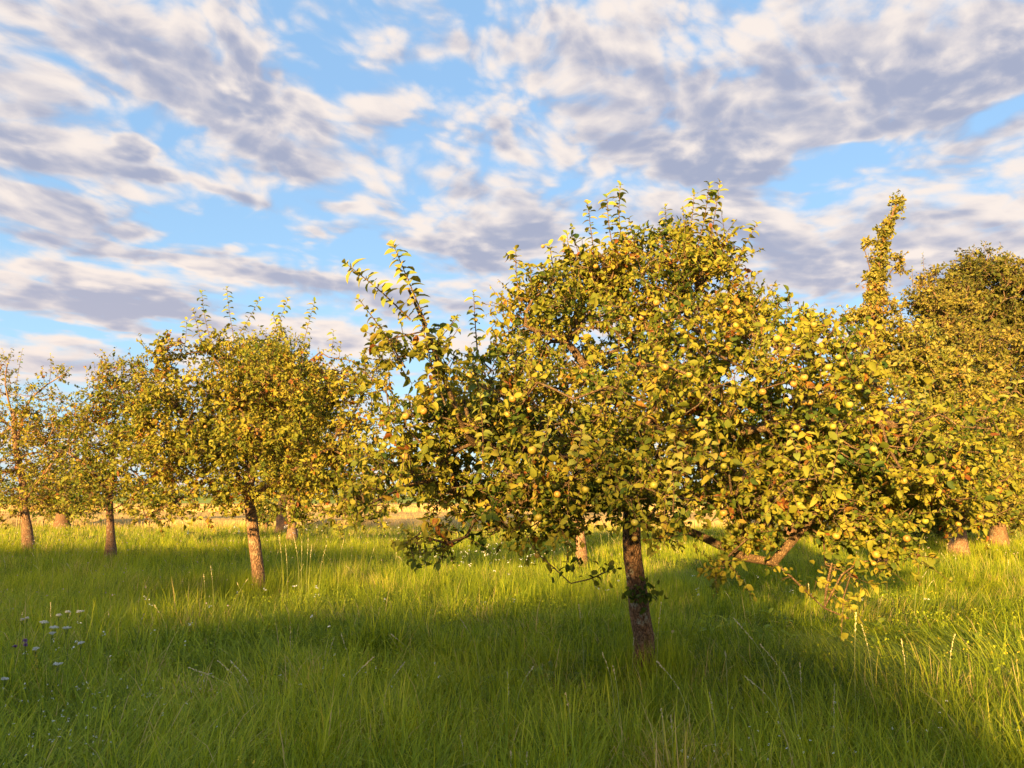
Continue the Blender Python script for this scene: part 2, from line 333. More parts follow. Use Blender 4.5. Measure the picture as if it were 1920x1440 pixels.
def tree(name, label, cat, group, trunk, r0, limbs, blobs, rng, leafmat, bark=None, leaf_n=8, leaf_size=.06, tw=4, tw_len=.24, far=False,
         shoots=(), tint_mu=.5, tint_sd=.22, mincount=1.0, extra_leaf=None, r_tip=.005, shoot_leaf=.1, upbias=.25, expo=.47, face=0., min_z=None, trunk_end=.5):
    bark = bark or M_bark
    trunk = np.array(trunk, float); base = trunk[0].copy(); root = thing(name, (base[0], base[1], base[2]), label, cat, group)
    tp = polyline(trunk, .12 if not far else .3)
    nodes = [tuple(p) for p in tp]; par = [-1] + list(range(len(tp) - 1)); minr = [0.] * len(tp)
    for i in range(len(tp)): minr[i] = r0 * (1 - (1 - trunk_end) * i / (len(tp) - 1))
    plen = [0.] * len(tp)
    ntr = len(tp)
    bare = []
    for (lp, lr, *flag) in limbs:
        q = polyline(lp, .12 if not far else .3)
        dd = np.linalg.norm(np.array(nodes) - q[0], axis=1); pa = int(dd.argmin())
        for j, p in enumerate(q[1:]):
            nodes.append(tuple(p)); par.append(pa); minr.append(lr * (1 - .8 * j / len(q))); plen.append(0.3 * len(nodes) * 0); pa = len(nodes) - 1
            if flag and (flag[0] == 2 or j > len(q) * .3): bare.append(pa)
    nskel = len(nodes)
    A = blob_points(blobs, rng)
    if min_z is not None: A = A[A[:, 2] > min_z]
    X = np.zeros((nskel + len(A) * 4, 3)); X[:nskel] = nodes; PL = np.zeros(len(X)); n = nskel
    c0 = tp[int(len(tp) * .6)]
    order = np.argsort(np.linalg.norm(A - c0, axis=1)); tips = []
    lo = int(len(tp) * .45)
    bad = np.zeros(len(X)); bad[:lo] = 50; bad[bare] = 30
    for i in order:
        p = A[i]; v = p - X[:n]; dist = np.linalg.norm(v, axis=1)
        j = int((dist + .22 * PL[:n] + bad[:n]).argmin()); L = dist[j]
        k = 1 + int(L / (.28 if not far else .7)); k = min(k, 4)
        pj = j
        for s in range(1, k + 1):
            t = s / k; q = X[j] + (p - X[j]) * t
            if s < k: q = q + rng.randn(3) * L * .06 + np.array([0, 0, L * .05 * math.sin(math.pi * t)])
            X[n] = q; par.append(pj); PL[n] = PL[pj] + L / k; minr.append(0.); pj = n; n += 1
        tips.append(pj)
    X = X[:n]; par = np.array(par); cnt = np.zeros(n)
    for i in tips: cnt[i] += 1
    child = [[] for _ in range(n)]
    for i in range(n - 1, 0, -1): cnt[par[i]] += cnt[i]; child[par[i]].append(i)
    rr = np.maximum(r_tip * np.maximum(cnt, mincount) ** expo, np.array(minr))
    top = r0 * trunk_end * .95
    rr[ntr:] = np.minimum(rr[ntr:], top * .72)
    rr[:ntr] = np.minimum(rr[:ntr], np.array(minr[:ntr]))
    # chains
    S = Soup(); B = Soup(); stack = [(0, -1)]
    while stack:
        i, p = stack.pop(); chain = [p, i] if p >= 0 else [i]
        while child[i]:
            ch = sorted(child[i], key=lambda c: rr[c] + (1 if (i < ntr and c < ntr) else 0))
            for c in ch[:-1]: stack.append((c, i))
            i = ch[-1]; chain.append(i)
        pts = X[chain]; r = rr[chain].copy()
        if p >= 0: r[0] = r[1]
        if len(chain) < 2: continue
        big = r.max() > .02
        if p < 0:
            r[0] *= 1.6; r[1] *= 1.35; r[2] *= 1.15
            tube(S, pts, r, 14, rng, .035)
        else: tube(B, pts, r, 7 if big else 4, rng, .04 if big else 0)
    S.obj('trunk', bark, root, True)
    # twigs and leaves at every tip
    tipx = X[tips]; n = len(tipx); ctr = tipx.mean(0)
    tb = np.repeat(tipx, tw, 0) + rng.randn(n * tw, 3) * .03
    out = unit(np.repeat(tipx, tw, 0) - ctr)
    td = unit(rdir(n * tw, rng) + out * .45 + np.array([0, 0, upbias])); tl = rng.uniform(.5, 1.3, n * tw) * tw_len
    twigs(B, tb, td, tl, r_tip * .85)
    C = Soup(); m = n * tw * leaf_n
    f = (np.floor(rng.rand(m) * 3) + .75) / 3.2 + rng.randn(m) * .035; tb2 = np.repeat(tb, leaf_n, 0); td2 = np.repeat(td, leaf_n, 0); tl2 = np.repeat(tl, leaf_n)
    lb = tb2 + td2 * (tl2 * (.08 + .95 * f))[:, None]
    ld = unit(td2 * .45 + rdir(m, rng) * 1.1 + np.array([0, -.15 * face, -.22]))
    ln = unit(rdir(m, rng) * .8 + np.array([0, 0, .6]) + np.array([0, -1., 0]) * face)
    ls = (.5 + .6 * rng.rand(m) + .75 * (rng.rand(m) < .13)) * leaf_size * 1.1
    clump = np.repeat(rng.randn(n) * tint_sd * .75, tw * leaf_n)
    tint = np.clip(tint_mu + clump + rng.randn(m) * tint_sd * .7 + .5 * (rng.rand(m) < .015), 0, 1)
    leaves(C, lb, ld, ln, ls, tint, rng, LS if far else LT)
    if extra_leaf: extra_leaf(C, B, rng)
    B.obj('branches', M_twig if not far else bark, root, False)
    C.obj('crown', leafmat, root)
    # long upright water shoots with larger leaves
    if len(shoots):
        for (x0, y0, x1, y1, d, nl) in shoots:
            SB = Soup(); SC = Soup()
            a = P(x0, y0, d); b = P(x1, y1, d - .1); mid = (a + b) / 2 + np.array([rng.uniform(-.04, .04), 0, 0]) * np.linalg.norm(b - a)
            q = polyline([a, mid, b], .05); L = len(q)
            tube(SB, q, np.linspace(.0065, .002, L) * (1 if not far else 1.6), 5)
            nl = int(nl * 1.9); tt = np.linspace(.04, 1., nl) ** .9; idx = tt * (L - 1); i0 = np.minimum(idx.astype(int), L - 2); fr = (idx - i0)[:, None]
            lb = q[i0] * (1 - fr) + q[i0 + 1] * fr; ax = unit(q[i0 + 1] - q[i0])
            ph = np.arange(nl) * 2.4 + rng.uniform(0, 6) + rng.randn(nl) * .3
            side = np.stack([np.cos(ph), np.sin(ph) * .8, np.zeros(nl)], 1); side = unit(side - ax * (side * ax).sum(1, keepdims=True))
            topk = (tt > .9).astype(float)[:, None]
            ld = unit(side * (1 - .45 * topk) + ax * (.45 + .6 * topk)); ln = unit(np.cross(np.cross(ld, ax), ld) + rdir(nl, rng) * .45 + np.array([0, -.45, 0]))
            ls = shoot_leaf * (.74 if 4.76 < d < 6.3 else 1.) * rng.uniform(.7, 1.15, nl) * (1 - .35 * topk[:, 0]) * (.75 + .25 * np.minimum(1, tt * 3))
            leaves(SC, lb, ld, ln, ls, np.clip(.62 + rng.randn(nl) * .25, 0, 1), rng, [LT[2], LT[0], LT[2]])
            o = SB.obj('upright_shoot', M_twig, root); q = SC.obj('shoot_leaves', M_shoot, root); q.parent = o
    root['_n'] = len(lb)
    del root['_n']
    return root, np.concatenate([c.reshape(-1, 3) for c in C.c])

# apples: one mesh shared by all
def apple_mesh():
    S = Soup(); nr, ns = 12, 16; co = []
    for i in range(nr + 1):
        t = math.pi * i / nr; r = math.sin(t); z = math.cos(t)
        z = z * .9 - .22 * math.exp(-(r / .28) ** 2) * (1 if z > 0 else -.7); r = r * (1.02 - .10 * (1 - math.cos(t)) * .5)
        for j in range(ns):
            a = 2 * math.pi * j / ns; co.append((r * math.cos(a), r * math.sin(a), z))
    co = np.array(co); T = []
    for i in range(nr):
        for j in range(ns):
            a = i * ns + j; b = i * ns + (j + 1) % ns; T += [(a, b, b + ns), (a, b + ns, a + ns)]
    me_o = mesh_obj('apple', co * .5, np.array(T), M_fruit, smooth=True)
    S2 = Soup(); tube(S2, np.array([[0, 0, .32], [.02, 0, .52], [.05, .01, .75]]), [.03, .022, .03], 5)
    st = S2.obj('stalk', M_twig)
    a, b = me_o.data, st.data; bpy.data.objects.remove(me_o); bpy.data.objects.remove(st); return a, b
APM, STM = apple_mesh()
def hang(root, lv, spots, rng, size=.052):
    rel = lv - np.array([0, 0, CAMZ])
    # picture direction of every leaf vertex, to find the foliage an apple hangs in
    yc = rel[:, 1] * math.cos(PITCH) + rel[:, 2] * math.sin(PITCH); zc = -rel[:, 1] * math.sin(PITCH) + rel[:, 2] * math.cos(PITCH)
    U = 960 + F * rel[:, 0] / yc; V = 720 - F * zc / yc
    for s in spots:
        px, py = s[:2]; k = s[2] if len(s) > 2 else 1.
        near = (abs(U - px) < 14) & (abs(V - py) < 14)
        d = np.percentile(lv[near, 1], 3) - .03 if near.sum() > 5 else float(root.location[1]) - 1.5
        p = P(px, py, d)
        o = bpy.data.objects.new('apple', APM); COL.objects.link(o); o.parent = root; o.location = p - np.array(root.location)
        q = size * k * rng.uniform(.9, 1.08); o.scale = (q, q, q); o.rotation_euler = (rng.uniform(-.5, .5), rng.uniform(-.5, .5), rng.uniform(0, 6.28))
        t = bpy.data.objects.new('stalk', STM); COL.objects.link(t); t.parent = o

G = lambda p, dz=-.1: np.array([p[0], p[1], gz(np.array([p[0]]), np.array([p[1]]))[0] + dz])
def trunk_px(pts, d0):    # pts px,py[,d]; first point is dropped to the ground
    q = [P(p[0], p[1], p[2] if len(p) > 2 else d0) for p in pts]
    g = q[0].copy(); g[2] = gz(g[:1], g[1:2])[0] - .08
    return [g] + q
L_ = lambda *pts: [P(*p) for p in pts]

# ------------------------------------------------------------------ the apple tree in front
def main_tree():
    rng = R(11); D = 7.1
    trunk = trunk_px([(1207, 1195), (1200, 1150), (1191, 1080), (1184, 1015), (1186, 950), (1202, 880), (1218, 800), (1238, 700), (1235, 620), (1222, 560)], D)
    limbs = [(L_((1185, 955, D), (1120, 955, 6.7), (1040, 965, 6.2), (985, 1000, 5.9), (1005, 1036, 5.8), (1040, 1066, 5.75), (1070, 1094, 5.75), (1105, 1086, 5.7), (1142, 1070, 5.7)), .009, 1),
      (L_((1186, 965, D), (1290, 995, 6.6), (1400, 1046, 6.1), (1450, 1054, 6.0), (1500, 1098, 5.85), (1545, 1140, 5.75), (1592, 1160, 5.7)), .021, 2),
      (L_((1545, 1138, 5.75), (1550, 1100, 5.75), (1560, 1056, 5.8)), .012, 2),
      (L_((1549, 1125, 5.75), (1578, 1078, 5.7), (1612, 1053, 5.7), (1660, 1050, 5.7)), .008, 2),
      (L_((1200, 900, D), (1270, 870, 6.7), (1330, 838, 6.3), (1400, 808, 6.1), (1480, 797, 6.0), (1590, 790, 5.9), (1700, 800, 5.9)), .035),
      (L_((1228, 740, D), (1300, 690, 6.9), (1400, 628, 6.6), (1470, 655, 6.4), (1560, 690, 6.2), (1620, 735, 6.1), (1650, 765, 6.0)), .034),
      (L_((1202, 880, D), (1100, 865, 6.6), (980, 850, 6.0), (890, 830, 5.5), (845, 740, 5.0), (800, 620, 4.75), (765, 540, 4.7)), .034),
      (L_((1186, 955, D), (1060, 932, 6.5), (930, 945, 6.0), (810, 905, 5.6), (745, 920, 5.4), (685, 950, 5.3)), .032),
      (L_((1190, 930, D), (1330, 920, 7.6), (1500, 880, 7.9), (1650, 900, 7.9), (1800, 930, 7.6)), .045),
      (L_((1218, 800, D), (1130, 730, 6.8), (1060, 640, 6.6), (985, 610, 6.4), (1000, 560, 6.4)), .034),
      (L_((1480, 1005, 6.1), (1510, 985, 6.0), (1535, 965, 6.0), (1560, 930, 6.)), .022),
      (L_((1235, 640, D), (1180, 560, 7.1), (1160, 480, 7.1)), .03), (L_((1235, 640, D), (1290, 540, 7.1), (1310, 480, 7.1)), .03),
      (L_((1186, 950, D), (1250, 900, 8.0), (1300, 800, 8.8)), .04), (L_((1190, 940, D), (1100, 850, 8.2), (1000, 780, 8.9)), .04)]
    blobs = [ # px py d rx ry rd n
      (1190, 545, 7.1, 150, 70, 1.0, 130), (1105, 520, 7.0, 60, 50, .5, 22), (1310, 520, 7.0, 80, 60, .6, 50), (1400, 590, 6.9, 70, 50, .6, 36), (1240, 465, 7.0, 80, 30, .35, 26),
      (1020, 590, 6.7, 90, 70, .7, 62), (1200, 660, 7.1, 250, 90, 1.7, 170), (930, 740, 6.2, 100, 90, 1.0, 70), (890, 820, 5.9, 150, 60, 1.0, 64),
      (1120, 790, 6.5, 250, 110, 1.8, 215), (1380, 760, 6.6, 200, 110, 1.7, 190), (1480, 625, 6.3, 90, 26, .3, 20), (1560, 650, 6.1, 50, 30, .3, 14), (1530, 740, 6.2, 100, 40, .6, 24),
      (1540, 860, 6.3, 190, 90, 1.3, 170), (1700, 850, 6.5, 120, 100, 1.0, 110), (1800, 920, 6.8, 90, 70, .6, 62), (1700, 930, 6.3, 110, 50, .8, 50), (1880, 790, 6.0, 30, 30, .15, 4),
      (1250, 908, 6.2, 290, 60, 1.6, 165), (970, 920, 6.0, 180, 60, 1.2, 92), (1480, 940, 6.2, 160, 48, 1.1, 80), (1620, 985, 5.9, 90, 36, .6, 24),
      (790, 880, 5.6, 90, 55, .7, 36), (700, 930, 5.4, 70, 26, .4, 9), (770, 770, 5.6, 90, 30, .4, 14), (690, 720, 5.6, 60, 30, .3, 4),
      (788, 1010, 5.4, 14, 30, .1, 3), (860, 1020, 5.6, 50, 18, .3, 4), (1000, 985, 5.8, 110, 25, .4, 16), (1230, 985, 5.8, 60, 26, .4, 8), (1350, 1040, 5.8, 34, 30, .25, 4),
      (1400, 1000, 6.0, 60, 30, .4, 7), (1580, 1060, 5.8, 50, 20, .15, 2), (830, 680, 4.9, 30, 60, .25, 9), (730, 650, 4.9, 50, 36, .25, 5), (1680, 1040, 5.7, 50, 18, .2, 6), (1575, 1125, 5.75, 20, 10, .05, 1)]
    shoots = [(800, 610, 737, 458, 4.7, 21), (770, 600, 646, 492, 4.65, 20), (760, 690, 672, 560, 4.8, 15), (835, 760, 790, 600, 4.8, 14), (895, 660, 888, 548, 5.7, 13), (905, 760, 885, 680, 5.3, 10), (975, 560, 967, 468, 6.6, 13),
      (1075, 530, 1063, 438, 6.8, 12), (1040, 520, 1030, 460, 6.7, 8), (1115, 480, 1102, 380, 7.0, 14), (1150, 470, 1138, 366, 7.0, 14), (1168, 470, 1163, 346, 7.0, 17), (1190, 480, 1180, 410, 7.0, 9),
      (1247, 460, 1247, 388, 7.0, 11), (1285, 480, 1302, 362, 6.9, 16), (1300, 490, 1330, 345, 6.8, 20), (1325, 500, 1350, 343, 6.8, 20), (1370, 520, 1420, 420, 6.7, 14), (1360, 560, 1395, 465, 6.6, 10), (1340, 520, 1345, 430, 6.7, 10),
      (1530, 620, 1512, 575, 6.2, 7), (1640, 760, 1610, 660, 5.8, 10), (1700, 820, 1735, 735, 5.6, 9), (1720, 830, 1690, 740, 5.6, 8), (1850, 810, 1912, 712, 5.8, 11), (1780, 880, 1775, 810, 5.9, 8),
      (1160, 720, 1165, 610, 5.7, 11), (1135, 800, 1125, 700, 5.5, 9), (1080, 880, 1092, 805, 5.0, 8), (1290, 900, 1262, 820, 4.95, 8), (1340, 870, 1322, 795, 5.1, 8), (1262, 960, 1258, 870, 4.8, 9), (905, 880, 900, 740, 5.1, 13), (1010, 860, 1030, 780, 5.1, 8),
      (1500, 880, 1480, 810, 5.3, 8), (1760, 960, 1790, 900, 5.9, 7), (1560, 900, 1575, 830, 5.2, 8), (965, 700, 975, 620, 5.8, 9), (1230, 760, 1215, 690, 5.5, 8), (1420, 700, 1440, 640, 6.0, 7)]
    def sucker(C, B, rng):
        for (px, py, d, n) in ((1560, 1118, 5.75, 9), (1590, 1128, 5.7, 14), (1510, 1100, 5.85, 12), (1480, 1082, 5.9, 12), (1450, 1062, 6., 16), (1562, 1070, 5.8, 12), (1600, 1060, 5.7, 10), (1530, 1090, 5.8, 7), (1660, 1060, 5.7, 22), (1640, 1075, 5.7, 8),
                (1040, 1060, 5.75, 6), (1010, 1036, 5.8, 12), (1120, 1080, 5.7, 10), (1142, 1066, 5.7, 12), (1075, 1060, 5.75, 5), (790, 1060, 5.4, 6), (1350, 1080, 5.8, 12), (1348, 1058, 5.8, 16)):
            c = P(px, py, d); b = c + rng.randn(n, 3) * np.array([.05, .05, .045])
            leaves(C, b, unit(rdir(n, rng) + np.array([0, 0, -.4])), unit(rdir(n, rng) + np.array([0, -.3, .6])), rng.uniform(.035, .07, n), rng.uniform(.1, .9, n), rng, LT)
            twigs(B, np.repeat(c[None], 4, 0), unit(rdir(4, rng)), rng.uniform(.04, .1, 4), .0025)
        c = P(1203, 1115, 6.93); n = 60
        b = np.repeat(c[None], n, 0) + rng.randn(n, 3) * np.array([.08, .04, .055])
        leaves(C, b, unit(rdir(n, rng) + np.array([0, -.4, 0])), unit(rdir(n, rng) + np.array([0, -.5, .6])), rng.uniform(.05, .08, n), rng.uniform(.05, .4, n), rng, LT)
        twigs(B, np.repeat(c[None], 8, 0) + np.array([0, .08, 0]), unit(rdir(8, rng) + np.array([0, -.8, .2])), rng.uniform(.08, .16, 8), .003)
    root, lv = tree('apple_tree', 'large spreading apple tree with yellow apples and upright shoots, nearest to the viewer', 'tree', 'apple trees of the orchard', trunk, .104, limbs, blobs, rng,
        M_apple, leaf_n=12, leaf_size=.043, tw=4, tw_len=.23, shoots=shoots, tint_mu=.52, tint_sd=.22, extra_leaf=sucker, face=.12)
    spots = [(795,771),(761,780),(961,748),(952,777),(998,844,1.25),(721,834,.8),(821,861),(1045,927),(760,856),(993,768),(1098,918,1.1),(1123,900),(1226,910),(1356,852),(1357,874),(1526,609),(1457,635),
      (1572,670),(1580,683),(1553,689),(1477,656),(1508,708),(1488,720),(1507,756),(1518,755),(1649,728),(1610,726),(1493,803),(1562,800),(1593,759),(1641,849),(1638,842),(1499,946),(1643,1040,1.15),(1638,1056,.8),(1695,902),
      (1735,977),(1357,962),(1190,980),(1190,1010,.8),(1007,1042,.8),(1010,970),(1022,978),(1117,499),(1231,568),(1203,596),(1278,700),(1247,689),(1387,584),(1380,610),(1361,577),(1797,983),(1810,989),(1838,969),
      (1320,748),(1292,703),(892,600,.8),(1018,462,.7),(1700,1010),(1420,905),(1568,1005),(1275,790),(880,705),(1430,735),(1083,660)]
    hang(root, lv, spots, rng)
    return root
main_tree()

# ------------------------------------------------------------------ the other trees
def left_tree():
    rng = R(21); D = 13.1
    trunk = trunk_px([(485, 1085), (480, 1040), (472, 975), (466, 930), (470, 890), (480, 840), (490, 760), (500, 700)], D)
    limbs = [(L_((470, 938, D), (510, 905, 12.9), (560, 875, 12.7), (620, 840, 12.5)), .06), (L_((467, 920, D), (420, 860, 12.9), (360, 800, 12.8), (300, 720, 12.6), (290, 690, 12.6)), .045),
      (L_((466, 925, D), (400, 900, 12.6), (330, 940, 12.2), (260, 972, 12.0)), .03), (L_((480, 850, D), (440, 740, 13.), (400, 670, 13.), (380, 650, 13.)), .04), (L_((485, 820, D), (540, 720, 13.), (600, 660, 13.)), .04)]
    blobs = [(480, 720, D, 110, 70, 1.2, 110), (400, 800, D, 140, 90, 1.4, 150), (560, 790, D, 130, 100, 1.5, 150), (330, 760, 12.8, 60, 80, .9, 50), (620, 720, D, 60, 50, .8, 34), (400, 660, D, 60, 30, .5, 20), (315, 680, 12.7, 35, 35, .4, 14),
      (480, 860, 12.8, 200, 60, 1.6, 130), (330, 880, 12.4, 100, 70, .9, 54), (600, 900, 12.6, 90, 60, .8, 50), (300, 950, 12.2, 60, 25, .4, 12), (420, 930, 12.3, 60, 40, .7, 22), (620, 960, 12.4, 50, 30, .4, 12), (250, 800, 12.5, 40, 60, .5, 16), (670, 800, D, 50, 80, .8, 30), (540, 955, 12.6, 40, 30, .4, 8), (680, 880, 12.8, 60, 60, .8, 30), (690, 960, 12.6, 40, 20, .4, 8), (700, 700, 13, 30, 40, .4, 8)]
    shoots = [(380, 650, 362, 580, 12.9, 12), (395, 640, 378, 548, 12.9, 14), (440, 640, 425, 540, 12.9, 14), (440, 640, 488, 560, 12.9, 12), (510, 630, 540, 560, 12.9, 11), (570, 640, 590, 565, 12.9, 12), (300, 690, 296, 628, 12.6, 8), (622, 660, 625, 620, 13, 6), (520, 620, 512, 590, 13, 6), (345, 660, 350, 600, 12.9, 9)]
    root, lv = tree('apple_tree', 'rounded apple tree with a sunlit slanting trunk, left of the large one', 'tree', 'apple trees of the orchard', trunk, .115, limbs, blobs, rng,
        M_apple, bark=M_barkfar, leaf_n=11, leaf_size=.054, tw=5, tw_len=.28, shoots=shoots, shoot_leaf=.125, tint_mu=.62, tint_sd=.2, face=.25)
    hang(root, lv, [(630,698),(647,697),(642,705),(606,712),(659,795),(329,732),(500,640),(560,735),(610,760),(385,800),(300,830),(455,760),(640,850),(350,905)], rng)
left_tree()
def mid_trees():
    rng = R(31); D = 21.3
    root, lv = tree('apple_tree', 'small apple tree with a grey trunk in shade, third from the viewer at the left', 'tree', 'apple trees of the orchard',
      trunk_px([(208, 1030), (207, 985), (205, 930), (210, 880), (215, 820)], D), .12, [(L_((207, 930, D), (170, 880, 21), (130, 850, 21)), .05), (L_((208, 900, D), (260, 850, 21), (290, 800, 21)), .05)],
      [(230, 800, D, 90, 90, 1.6, 150), (190, 760, D, 50, 60, 1., 50), (260, 730, D, 50, 50, 1., 50), (170, 880, D, 80, 60, 1.4, 90), (280, 870, D, 60, 70, 1.2, 70), (210, 930, 20.8, 90, 40, 1.2, 50), (205, 700, D, 30, 30, .4, 12)], rng,
      M_apple, bark=M_bark, leaf_n=8, leaf_size=.085, tw=4, tw_len=.4, far=True, tint_mu=.55, tint_sd=.25, face=.3, r_tip=.006,
      shoots=[(200, 715, 196, 662, 21, 9), (215, 720, 225, 672, 21, 7), (180, 740, 172, 700, 21, 7), (270, 690, 280, 655, 21, 7)], shoot_leaf=.11)
    hang(root, lv, [(196, 774, 1.3), (255, 765, 1.3), (150, 830), (240, 850)], rng, .075)
    rng = R(32); D = 25.6
    tree('apple_tree', 'apple tree with thin bare upper twigs and an orange sunlit trunk at the left edge', 'tree', 'apple trees of the orchard',
      trunk_px([(53, 1017), (50, 985), (45, 950), (42, 900), (30, 840), (25, 770)], D), .15, [(L_((45, 940, D), (90, 880, 25), (110, 850, 25)), .06), (L_((30, 840, D), (50, 760, 25.5), (90, 720, 25.5), (125, 700, 25.5)), .045), (L_((28, 800, D), (10, 720, 25.5), (15, 680, 25.5)), .04), (L_((28, 810, D), (-40, 740, 25.5), (-60, 700, 25)), .04)],
      [(40, 830, D, 120, 70, 2., 170), (-60, 830, D, 80, 80, 2., 90), (100, 800, D, 60, 60, 1.5, 70), (20, 900, D, 130, 50, 1.8, 110), (110, 930, D, 50, 40, 1., 30), (60, 740, D, 60, 20, .6, 14), (0, 700, D, 20, 40, .4, 8), (100, 705, D, 30, 14, .4, 6), (10, 960, 25, 60, 20, .8, 10)], rng,
      M_apple, bark=M_barkfar, leaf_n=8, leaf_size=.09, tw=4, tw_len=.44, far=True, tint_mu=.6, tint_sd=.22, face=.3, r_tip=.007,
      shoots=[(20, 720, 5, 655, 25.5, 8), (30, 720, 42, 655, 25.5, 8), (92, 720, 95, 665, 25.5, 8), (110, 715, 135, 688, 25.5, 7)], shoot_leaf=.12)
    rng = R(33); D = 32.
    tree('pear_tree', 'dense green tree with no bare shoots standing behind the slanting trunk', 'tree', 'trees at the far side of the meadow',
      trunk_px([(548, 1000), (547, 960), (540, 900), (525, 800), (515, 700)], D), .17, [], [(505, 700, D, 90, 80, 2.2, 240), (500, 800, D, 120, 90, 2.5, 300), (540, 880, D, 110, 60, 2., 160), (590, 760, D, 50, 70, 1.5, 80)], rng,
      M_far, bark=M_barkfar, leaf_n=9, leaf_size=.12, tw=6, tw_len=.5, far=True, tint_mu=.5, tint_sd=.2, face=.3, r_tip=.008)
    rng = R(34); D = 41.
    tree('far_tree', 'thick leaning trunked tree at the field edge, seen under the second apple tree', 'tree', 'trees at the far side of the meadow',
      trunk_px([(530, 985), (527, 960), (535, 920), (550, 880), (560, 820)], D), .28, [], [(570, 850, D, 90, 70, 2.5, 170), (540, 800, D, 70, 50, 2, 90)], rng,
      M_far, bark=M_barkfar, leaf_n=7, leaf_size=.15, tw=3, tw_len=.5, far=True, tint_mu=.6, face=.3, r_tip=.01)
    rng = R(35); D = 46.
    tree('bush_tree', 'low bushy tree with leaves down to the grass, by the field at the left', 'tree', 'trees at the far side of the meadow',
      trunk_px([(117, 980), (117, 955), (120, 900)], D), .35, [], [(117, 905, D, 80, 55, 2.6, 200), (90, 950, D, 26, 28, .9, 40), (150, 955, D, 26, 24, .9, 36), (160, 910, D, 60, 50, 2, 90)], rng,
      M_far, bark=M_bark, leaf_n=8, leaf_size=.15, tw=3, tw_len=.5, far=True, tint_mu=.4, r_tip=.01, face=.2)
    rng = R(36)
    tree('field_bush', 'small green bush at the field edge just right of the slanting trunk', 'bush', None,
      trunk_px([(500, 985), (500, 970)], 44.), .08, [], [(497, 958, 44, 26, 24, .9, 60), (480, 950, 44, 20, 26, .9, 30)], rng, M_far, leaf_n=8, leaf_size=.14, tw=3, tw_len=.4, far=True, tint_mu=.4, r_tip=.008)
    rng = R(37); D = 20.
    tree('apple_tree', 'apple tree with a pale orange trunk seen directly behind the large front tree', 'tree', 'apple trees of the orchard',
      trunk_px([(1090, 1035), (1088, 1000), (1084, 960), (1090, 900), (1095, 840)], D), .12, [], [(1090, 850, D, 150, 70, 2., 210), (1090, 800, D, 100, 60, 1.6, 110), (1000, 880, D, 70, 50, 1.2, 50), (1180, 880, D, 80, 50, 1.2, 60)], rng,
      M_apple, bark=M_barkfar, leaf_n=8, leaf_size=.085, tw=4, tw_len=.4, far=True, tint_mu=.55, face=.3, r_tip=.006)
    rng = R(38); D = 17.
    tree('pear_tree', 'slender pear tree with a narrow leafy leader rising above its crown', 'tree', 'tall trees at the right edge',
      trunk_px([(1655, 1050), (1650, 950), (1642, 800), (1637, 650), (1640, 560), (1652, 480), (1668, 420), (1684, 372)], D), .13,
      [(L_((1640, 560, D), (1630, 500, D), (1618, 460, D)), .02), (L_((1642, 560, D), (1670, 510, D), (1692, 484, D)), .02), (L_((1638, 640, D), (1600, 600, D), (1580, 598, D)), .03)],
      [(1686, 380, D, 5, 10, .08, 4), (1677, 400, D, 4, 10, .06, 4), (1664, 434, D, 5, 10, .08, 5), (1655, 470, D, 8, 14, .1, 8), (1646, 520, D, 12, 20, .2, 14), (1640, 575, D, 20, 24, .3, 18), (1668, 418, D, 6, 16, .1, 5), (1660, 450, D, 9, 20, .15, 9), (1648, 495, D, 14, 30, .2, 16), (1624, 460, D, 10, 5, .1, 3), (1643, 545, D, 22, 30, .3, 24), (1688, 486, D, 10, 6, .1, 3),
       (1690, 500, D, 10, 10, .2, 3), (1650, 610, D, 50, 50, .8, 70), (1592, 600, D, 26, 18, .3, 14), (1700, 660, D, 80, 50, 1.2, 90), (1660, 720, D, 110, 80, 1.6, 190), (1780, 740, D, 80, 80, 1.4, 120), (1600, 800, D, 90, 90, 1.6, 120), (1760, 860, D, 110, 90, 1.6, 160), (1840, 880, 16.5, 60, 60, 1., 60), (1885, 930, 16.5, 40, 20, .6, 16), (1660, 930, D, 100, 60, 1.2, 80)], rng,
      M_pear, leaf_n=8, leaf_size=.07, tw=5, tw_len=.2, tint_mu=.62, tint_sd=.2, face=.45, r_tip=.005, trunk_end=.16)
    rng = R(39); D = 22.5
    tree('pear_tree', 'broad tree with a short flaring orange trunk, first of the tall trees at the right', 'tree', 'tall trees at the right edge',
      trunk_px([(1798, 1022), (1797, 1000), (1796, 960), (1790, 850), (1785, 700), (1780, 620)], D), .2, [], [(1770, 590, D, 55, 35, 1.2, 80), (1770, 680, D, 100, 80, 2.2, 300), (1780, 800, D, 130, 90, 2.6, 360), (1800, 900, D, 120, 70, 2.4, 260), (1725, 560, D, 26, 30, .6, 18), (1745, 525, D, 22, 16, .5, 8)], rng,
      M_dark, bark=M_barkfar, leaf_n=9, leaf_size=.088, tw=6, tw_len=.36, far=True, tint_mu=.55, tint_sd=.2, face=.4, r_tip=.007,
      shoots=[(1735, 540, 1730, 475, 22, 12), (1712, 540, 1710, 500, 22, 8), (1750, 545, 1756, 500, 22, 8)], shoot_leaf=.09)
    rng = R(40); D = 27.5
